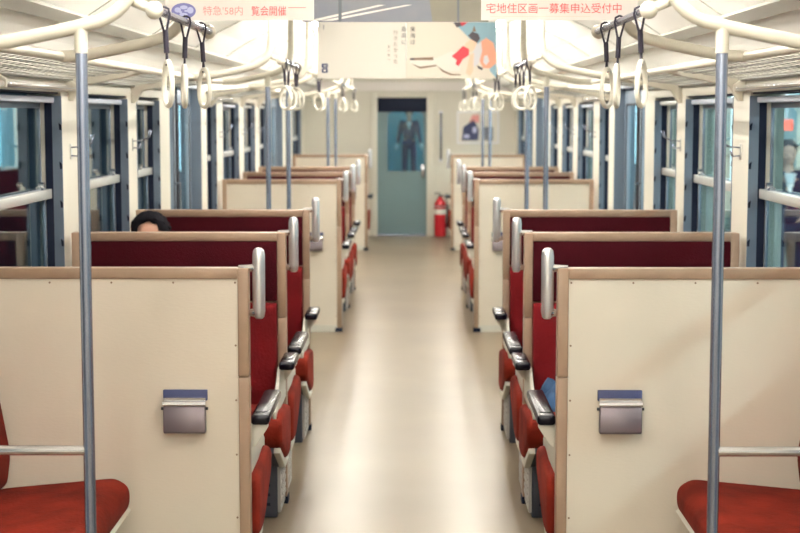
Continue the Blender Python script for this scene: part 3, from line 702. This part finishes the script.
# ================================================================= FIRE EXTINGUISHER
root = thing('fire_extinguisher', 'red fire extinguisher standing on the floor beside the end door', 'fire extinguisher', (0.41, Y1-0.14, 0))
x, y = 0.41, Y1-0.14
smooth_by_angle(MB().tube([(x, y, 0.0), (x, y, 0.01), (x, y, 0.02), (x, y, 0.42), (x, y, 0.47), (x, y, 0.50), (x, y, 0.53)], [0.07, 0.078, 0.08, 0.08, 0.066, 0.04, 0.022], 20).build('cylinder', 'extred', root), 40)
MB().box(x-0.02, x+0.02, y-0.02, y+0.02, 0.53, 0.56).box(x-0.075, x+0.01, y-0.012, y+0.012, 0.575, 0.588).box(x-0.07, x+0.01, y-0.012, y+0.012, 0.555, 0.562).build('valve', 'rubber', root, bevel=0.003)
MB().tube([(x+0.02, y, 0.55), (x+0.07, y-0.01, 0.53), (x+0.10, y-0.01, 0.42), (x+0.098, y-0.01, 0.22), (x+0.095, y-0.01, 0.12)], [0.011, 0.011, 0.011, 0.012, 0.018], 10).build('hose', 'rubber', root, smooth=True)
MB().tube([(x, y, 0.30), (x, y, 0.37)], 0.0812, 20, cap=False).build('paper_label', 'paper', root, smooth=True)
MB().tube([(x, y, 0.40), (x, y, 0.412)], 0.088, 20, cap=False).box(x-0.09, x+0.09, y+0.07, y+0.14, 0.40, 0.412).build('wall_clamp', 'alu', root)
root = thing('door_rail', 'grey vertical grab rail on the wall beside the end door', 'rail', (0.42, Y1-0.06, 0.9))
MB().tube([(0.42, Y1, 1.02), (0.42, Y1-0.05, 1.03), (0.42, Y1-0.05, 1.64), (0.42, Y1, 1.65)], 0.014, 10).build('rail', 'steel', root, smooth=True)
MB().tube([(0.42, Y1, 1.02), (0.42, Y1-0.006, 1.02)], 0.03, 12).tube([(0.42, Y1, 1.65), (0.42, Y1-0.006, 1.65)], 0.03, 12).build('flange', 'alu', root)

# ================================================================= PEOPLE
def skinned(name, mats, parent, V, Eg, R, root_i=0, sub=2):
    me = bpy.data.meshes.new(name); me.from_pydata([tuple(Vector(v)) for v in V], Eg, [])
    me.materials.append(MT[mats]); o = bpy.data.objects.new(name, me); COL.objects.link(o); o.parent = parent
    md = o.modifiers.new('skin', 'SKIN'); md.use_smooth_shade = True
    for i, r in enumerate(R):
        sv = me.skin_vertices[0].data[i] if me.skin_vertices else None
        if sv: sv.radius = r if isinstance(r, (tuple, list)) else (r, r)
    if me.skin_vertices: me.skin_vertices[0].data[root_i].use_root = True
    b = o.modifiers.new('sub', 'SUBSURF'); b.levels = sub; b.render_levels = sub
    return o
def person(label, loc, J, cloth_top, cloth_leg, shirt=None, gloves=None, hat=False, head_dir=(0, -1, 0), cat='person'):
    """J: joints in metres relative to loc. The body is one skinned mesh, clothing and hair are its children."""
    root = thing('person', label, cat, loc)
    V, Eg, R = [], [], []
    def add(p, r, par=None):
        V.append(p); R.append(r); i = len(V)-1
        if par is not None: Eg.append((par, i))
        return i
    hd = Vector(head_dir); nk = Vector(J['neck']); hc = Vector(J['head'])
    pel = add(J['pelvis'], (0.14, 0.10)); bel = add(J['belly'], (0.13, 0.095), pel); ch = add(J['chest'], (0.155, 0.105), bel)
    n0 = add(tuple(nk), 0.055, ch); n1 = add(tuple(nk.lerp(hc, 0.45)), 0.055, n0)
    h0 = add(tuple(hc-Vector((0, 0, 0.03))+hd*0.012), (0.068, 0.080), n1); h1 = add(tuple(hc+Vector((0, 0, 0.04))), (0.078, 0.092), h0); h2 = add(tuple(hc+Vector((0, 0, 0.095))), (0.055, 0.07), h1)
    add(tuple(hc+hd*0.10+Vector((0, 0, -0.012))), 0.012, h0)      # nose
    for sx, sh, el, wr in ((-1, 'sh_l', 'el_l', 'wr_l'), (1, 'sh_r', 'el_r', 'wr_r')):
        a = add(J[sh], 0.062, ch); b = add(J[el], 0.043, a); c_ = add(J[wr], 0.027, b)
        d_ = (Vector(J[wr])-Vector(J[el])).normalized(); side = Vector((0, 1, 0)) if abs(d_.z) > 0.6 else Vector((1, 0, 0))
        pw = Vector(J[wr]); pm = add(tuple(pw+d_*0.06), (0.035, 0.018), c_)
        for q in range(4):
            f0 = pw+d_*0.095+side*(-0.027+q*0.018); L = (0.055, 0.068, 0.064, 0.048)[q]
            i1 = add(tuple(f0), 0.010, pm); i2 = add(tuple(f0+d_*L*0.5+Vector((-sx*0.008, 0, 0))), 0.009, i1); add(tuple(f0+d_*L*0.85+Vector((-sx*0.024, 0, 0))), 0.008, i2)
        t1 = add(tuple(pw+d_*0.04+side*-0.04), 0.011, pm); add(tuple(pw+d_*0.085+side*-0.055), 0.009, t1)
    for hp, kn, an, to in (('hp_l', 'kn_l', 'an_l', 'to_l'), ('hp_r', 'kn_r', 'an_r', 'to_r')):
        a = add(J[hp], 0.088, pel); b = add(J[kn], 0.058, a); c_ = add(J[an], 0.040, b); add(J[to], (0.042, 0.03), c_)
    body = skinned('body', 'skin', root, V, Eg, R)
    # jacket: torso and sleeves
    V2, E2, R2 = [], [], []
    def a2(p, r, par=None):
        V2.append(p); R2.append(r); i = len(V2)-1
        if par is not None: E2.append((par, i))
        return i
    L = lambda p, q, t: tuple(Vector(p).lerp(Vector(q), t))
    p0 = a2(L(J['pelvis'], J['belly'], -0.35), (0.165, 0.12)); p1 = a2(J['belly'], (0.15, 0.115), p0); p2 = a2(J['chest'], (0.175, 0.125), p1); a2(L(J['chest'], J['neck'], 0.75), 0.07, p2)
    for sh, el, wr in (('sh_l', 'el_l', 'wr_l'), ('sh_r', 'el_r', 'wr_r')):
        q = a2(J[sh], 0.078, p2); q = a2(J[el], 0.058, q); a2(L(J[el], J[wr], 0.94), 0.042, q)
    skinned('jacket', cloth_top, root, V2, E2, R2)
    V2, E2, R2 = [], [], []
    p0 = a2(J['pelvis'], (0.155, 0.115))
    for hp, kn, an in (('hp_l', 'kn_l', 'an_l'), ('hp_r', 'kn_r', 'an_r')):
        q = a2(J[hp], 0.102, p0); q = a2(J[kn], 0.075, q); a2(L(J[kn], J[an], 0.95), 0.06, q)
    skinned('trousers', cloth_leg, root, V2, E2, R2)
    for an, to in (('an_l', 'to_l'), ('an_r', 'to_r')):
        m = MB(); A = Vector(J[an])+Vector(loc); T = Vector(J[to])+Vector(loc)
        m.tube([tuple(A+Vector((0, 0.03, -0.02))), tuple(A.lerp(T, 0.5)+Vector((0, 0, -0.01))), tuple(T+(T-A)*0.15)], [0.05, 0.048, 0.035], 10); m.build('shoe', 'black', root, smooth=True)
    H_ = hc+Vector(loc)
    if shirt:
        c_ = Vector(J['chest'])+Vector(loc); m = MB()
        m.prism([(c_.x-0.055, c_.z+0.13), (c_.x+0.055, c_.z+0.13), (c_.x, c_.z-0.08)], 'y', c_.y-0.14, c_.y-0.10).build('shirt_front', shirt, root, bevel=0.004)
    if gloves:
        for wr, el in (('wr_l', 'el_l'), ('wr_r', 'el_r')):
            d_ = (Vector(J[wr])-Vector(J[el])).normalized(); pw = Vector(J[wr])+Vector(loc)
            m = MB(); m.tube([tuple(pw-d_*0.01), tuple(pw+d_*0.05), tuple(pw+d_*0.10)], [0.034, 0.046, 0.046], 10)
            for q in range(4): f0 = pw+d_*0.09+Vector((0, -0.03+q*0.02, 0)); m.tube([tuple(f0), tuple(f0+d_*0.04), tuple(f0+d_*0.075)], [0.013, 0.012, 0.010], 6)
            m.tube([tuple(pw+d_*0.03+Vector((0, -0.035, 0))), tuple(pw+d_*0.08+Vector((0, -0.06, 0)))], [0.014, 0.011], 6)
            m.build('glove', gloves, root, smooth=True)
    m = MB(); back = -hd
    cc = H_+back*0.018+Vector((0, 0, 0.045)); m.ball(tuple(cc), (0.096, 0.108, 0.094), 20, 14)
    hv = []
    for v in m.v:
        q = Vector(v)-cc; f = q.dot(hd)
        k = 1.0+0.05*math.sin(v[0]*95+v[2]*60)*math.sin(v[2]*80+v[1]*70)
        lat = abs(q.dot(Vector((-hd.y, hd.x, 0))))
        if f > 0.03 and q.z < 0.055-lat*1.1: q -= hd*(f-0.03)           # open the face below a parted fringe
        if q.z < -0.035 and f > -0.01: q.z = -0.035
        hv.append(tuple(cc+q*k))
    m.v = hv; rh = random.Random(5)
    for k in range(70):
        a = rh.uniform(0, 2*math.pi); el = rh.uniform(0.15, 1.35)
        dr = Vector((math.cos(a)*math.cos(el), math.sin(a)*math.cos(el), math.sin(el)))
        if dr.dot(hd) > 0.55 and dr.z < 0.5: continue
        b0 = cc+Vector((dr.x*0.090, dr.y*0.101, dr.z*0.088)); tn = Vector((-dr.y, dr.x, -0.7)).normalized()
        m.tube([tuple(b0), tuple(b0+dr*0.009+tn*0.018), tuple(b0+dr*0.004+tn*0.042)], [0.010, 0.008, 0.002], 5)
    m.build('hair', 'hair', root, smooth=True)
    ey = MB(); sd = Vector((-hd.y, hd.x, 0))
    for k in (-1, 1): ey.ball(tuple(H_+hd*0.082+sd*k*0.031+Vector((0, 0, 0.006))), (0.011, 0.011, 0.006), 8, 6)
    ey.build('eyes', 'ink', root)
    MB().ball(tuple(H_+hd*0.084+Vector((0, 0, -0.055))), (0.022, 0.012, 0.006), 8, 6).build('mouth', 'skinp', root, smooth=True)
    if hat:
        MB().tube([tuple(H_+Vector((0, 0, 0.07))), tuple(H_+Vector((0, 0, 0.11))), tuple(H_+Vector((0, 0, 0.135))), tuple(H_+Vector((0, 0, 0.14)))], [0.102, 0.102, 0.125, 0.10], 20).build('cap', cloth_top, root)
    return root
def standing(h=1.7, arms=0.0, stride=0.0):
    k = h/1.7
    J = dict(pelvis=(0,0,0.92), belly=(0,0,1.06), chest=(0,0.005,1.27), neck=(0,0,1.44), head=(0,-0.01,1.565),
        sh_l=(-0.175,0,1.385), el_l=(-0.215,0.02,1.12), wr_l=(-0.225-arms,-0.03,0.88), sh_r=(0.175,0,1.385), el_r=(0.215,0.02,1.12), wr_r=(0.225+arms,-0.03,0.88),
        hp_l=(-0.09,0,0.88), kn_l=(-0.10,-0.02-stride*0.5,0.49), an_l=(-0.11,0.01-stride,0.09), to_l=(-0.125,-0.13-stride,0.045), hp_r=(0.09,0,0.88), kn_r=(0.10,-0.02+stride*0.3,0.49), an_r=(0.11,0.01+stride,0.09), to_r=(0.125,-0.13+stride,0.045))
    return {a: (x*k, y*k, z*k) for a, (x, y, z) in J.items()}
# conductor beyond the end door
person('person in dark suit and white gloves standing beyond the end door window', (-0.03, 37.2, 0), standing(1.74, 0.05), 'uniform', 'uniform', shirt='shirt', gloves='glove', hat=True)
# seated passenger by the left window
JS = dict(pelvis=(0,0,0.0), belly=(0,0.01,0.14), chest=(-0.03,0.02,0.33), neck=(-0.06,0.0,0.485), head=(-0.105,-0.02,0.575),
    sh_l=(-0.175,0.02,0.41), el_l=(-0.18,-0.06,0.20), wr_l=(-0.10,-0.27,0.13), sh_r=(0.17,0.02,0.44), el_r=(0.20,-0.06,0.20), wr_r=(0.12,-0.27,0.13),
    hp_l=(-0.09,-0.05,-0.01), kn_l=(-0.11,-0.43,0.03), an_l=(-0.11,-0.42,-0.36), to_l=(-0.12,-0.52,-0.40), hp_r=(0.09,-0.05,-0.01), kn_r=(0.11,-0.43,0.03), an_r=(0.11,-0.42,-0.36), to_r=(0.12,-0.52,-0.40))
person('seated person with dark hair, only the top of the head above the seat back', (-1.17, 7.70, 0.452), JS, 'beige', 'navy')

# blue jacket left on the right-hand bench
random.seed(11)
m = MB(); nx, ny = 16, 14; vs = []
for j_ in range(ny):
    for i_ in range(nx):
        u, v = i_/(nx-1), j_/(ny-1); ed = min(u, 1-u, v, 1-v)
        x = 0.535+0.30*u+0.01*math.sin(v*13); yy = 6.05+0.26*v+0.01*math.sin(u*11)
        z = 0.474+min(ed*6, 1)*(0.07+0.022*math.sin(u*17+v*5)+0.018*math.sin(v*19-u*7))
        vs.append((x, yy, z))
fs = [(j_*nx+i_, j_*nx+i_+1, (j_+1)*nx+i_+1, (j_+1)*nx+i_) for j_ in range(ny-1) for i_ in range(nx-1)]
n0 = len(vs); vs2 = [(x, y, 0.470) for x, y, z in vs]; rim = [i for i in range(nx)]+[j_*nx+nx-1 for j_ in range(1, ny)]+[(ny-1)*nx+i for i in range(nx-2, -1, -1)]+[j_*nx for j_ in range(ny-2, 0, -1)]
fs2 = [tuple(reversed([n0+q for q in f])) for f in fs]; side_ = [(rim[i], n0+rim[i], n0+rim[(i+1) % len(rim)], rim[(i+1) % len(rim)]) for i in range(len(rim))]
m.add(vs+vs2, fs+fs2+side_)
jk = m.build('folded_jacket', 'denim', None, smooth=True)
tag(jk, 'rumpled blue jacket lying on the red bench behind the nearest right armrest', 'jacket'); center(jk)

# ================================================================= STATION OUTSIDE
struct(MB().box(1.75, 7.0, -2, 45, -0.6, -0.25).build('platform_right', 'platform'))
struct(MB().box(-7.0, -1.75, -2, 45, -1.1, -1.0).build('trackbed_left', 'ballast'))
struct(MB().box(5.2, 5.3, -2, 45, -0.25, 4.0).build('station_wall_right', 'tealwall'))
struct(MB().box(-5.2, -5.0, -2, 45, -1.0, 3.5).build('station_wall_left', 'ballast'))
struct(MB().box(1.9, 7.0, -2, 45, 3.2, 3.3).build('platform_roof', 'ballast'))
for k in range(9):
    y = 3+k*4.4
    root = thing('platform_lamp', 'strip lamp under the platform roof outside the right windows', 'lamp', (4, y, 3.1), 'platform strip lamps')
    MB().box(3.88, 4.12, y-1.15, y+1.15, 3.12, 3.2).build('housing', 'white', root); MB().box(3.9, 4.1, y-1.1, y+1.1, 3.08, 3.12).build('diffuser', 'outlamp', root)
for k in range(6):
    y = 9.5+k*6.5
    root = thing('platform_column', 'cream platform column outside the right-hand windows', 'column', (4.4, y, -0.25), 'platform columns')
    MB().box(4.25, 4.55, y-0.15, y+0.15, -0.25, 3.2).build('shaft', 'stcream', root, bevel=0.01); MB().box(4.20, 4.60, y-0.2, y+0.2, -0.25, -0.05).build('plinth', 'platform', root)
root = thing('station_sign', 'small glowing red sign outside the right window above the commuter', 'sign', (4.55, 18.6, 1.4))
MB().box(4.41, 4.58, 18.60, 18.66, 1.44, 1.57).build('lit_face', 'redlit', root); MB().tube([(4.50, 18.63, 1.57), (4.50, 18.63, 3.2)], 0.015, 8).build('hanger', 'alu', root)
for k, (y, z0, z1) in enumerate(((12.5, 0.6, 1.9), (19, 0.5, 2.0), (24, 0.4, 2.2), (30, 0.4, 2.0), (36, 0.5, 2.3))):
    o = MB().box(5.14, 5.18, y-0.9, y+0.9, z0, z1).build('lit_poster_board', 'panellit', None)
    tag(o, 'pale backlit board on the station wall outside the right windows', 'board', 'backlit boards'); center(o)
for k, (y, z0, z1) in enumerate(((14.5, 0.6, 1.7), (19.3, 0.95, 1.85), (27.4, 0.9, 1.62), (33.5, 0.4, 2.0))):  # added glow for teal patches and reflected lamp spots in the left glass
    o = MB().box(-5.0, -4.96, y-0.35, y+0.35, z0, z1).build('added_glow_panel', 'panelteal' if y < 25 else 'panellit', None)
    tag(o, 'pale glow panel added on the dark wall outside the left windows', 'panel', 'added trackside glow panels'); center(o)
p = person('person in dark suit and white shirt walking on the platform outside the right window', (3.36, 13.8, -0.25), standing(1.66, 0.0, 0.12), 'navy', 'navy', shirt='shirt')
p = person('person in blue jacket standing on the platform outside the first right-hand doors', (3.9, 24.5, -0.25), standing(1.68, 0.0, 0.05), 'denim', 'denim')
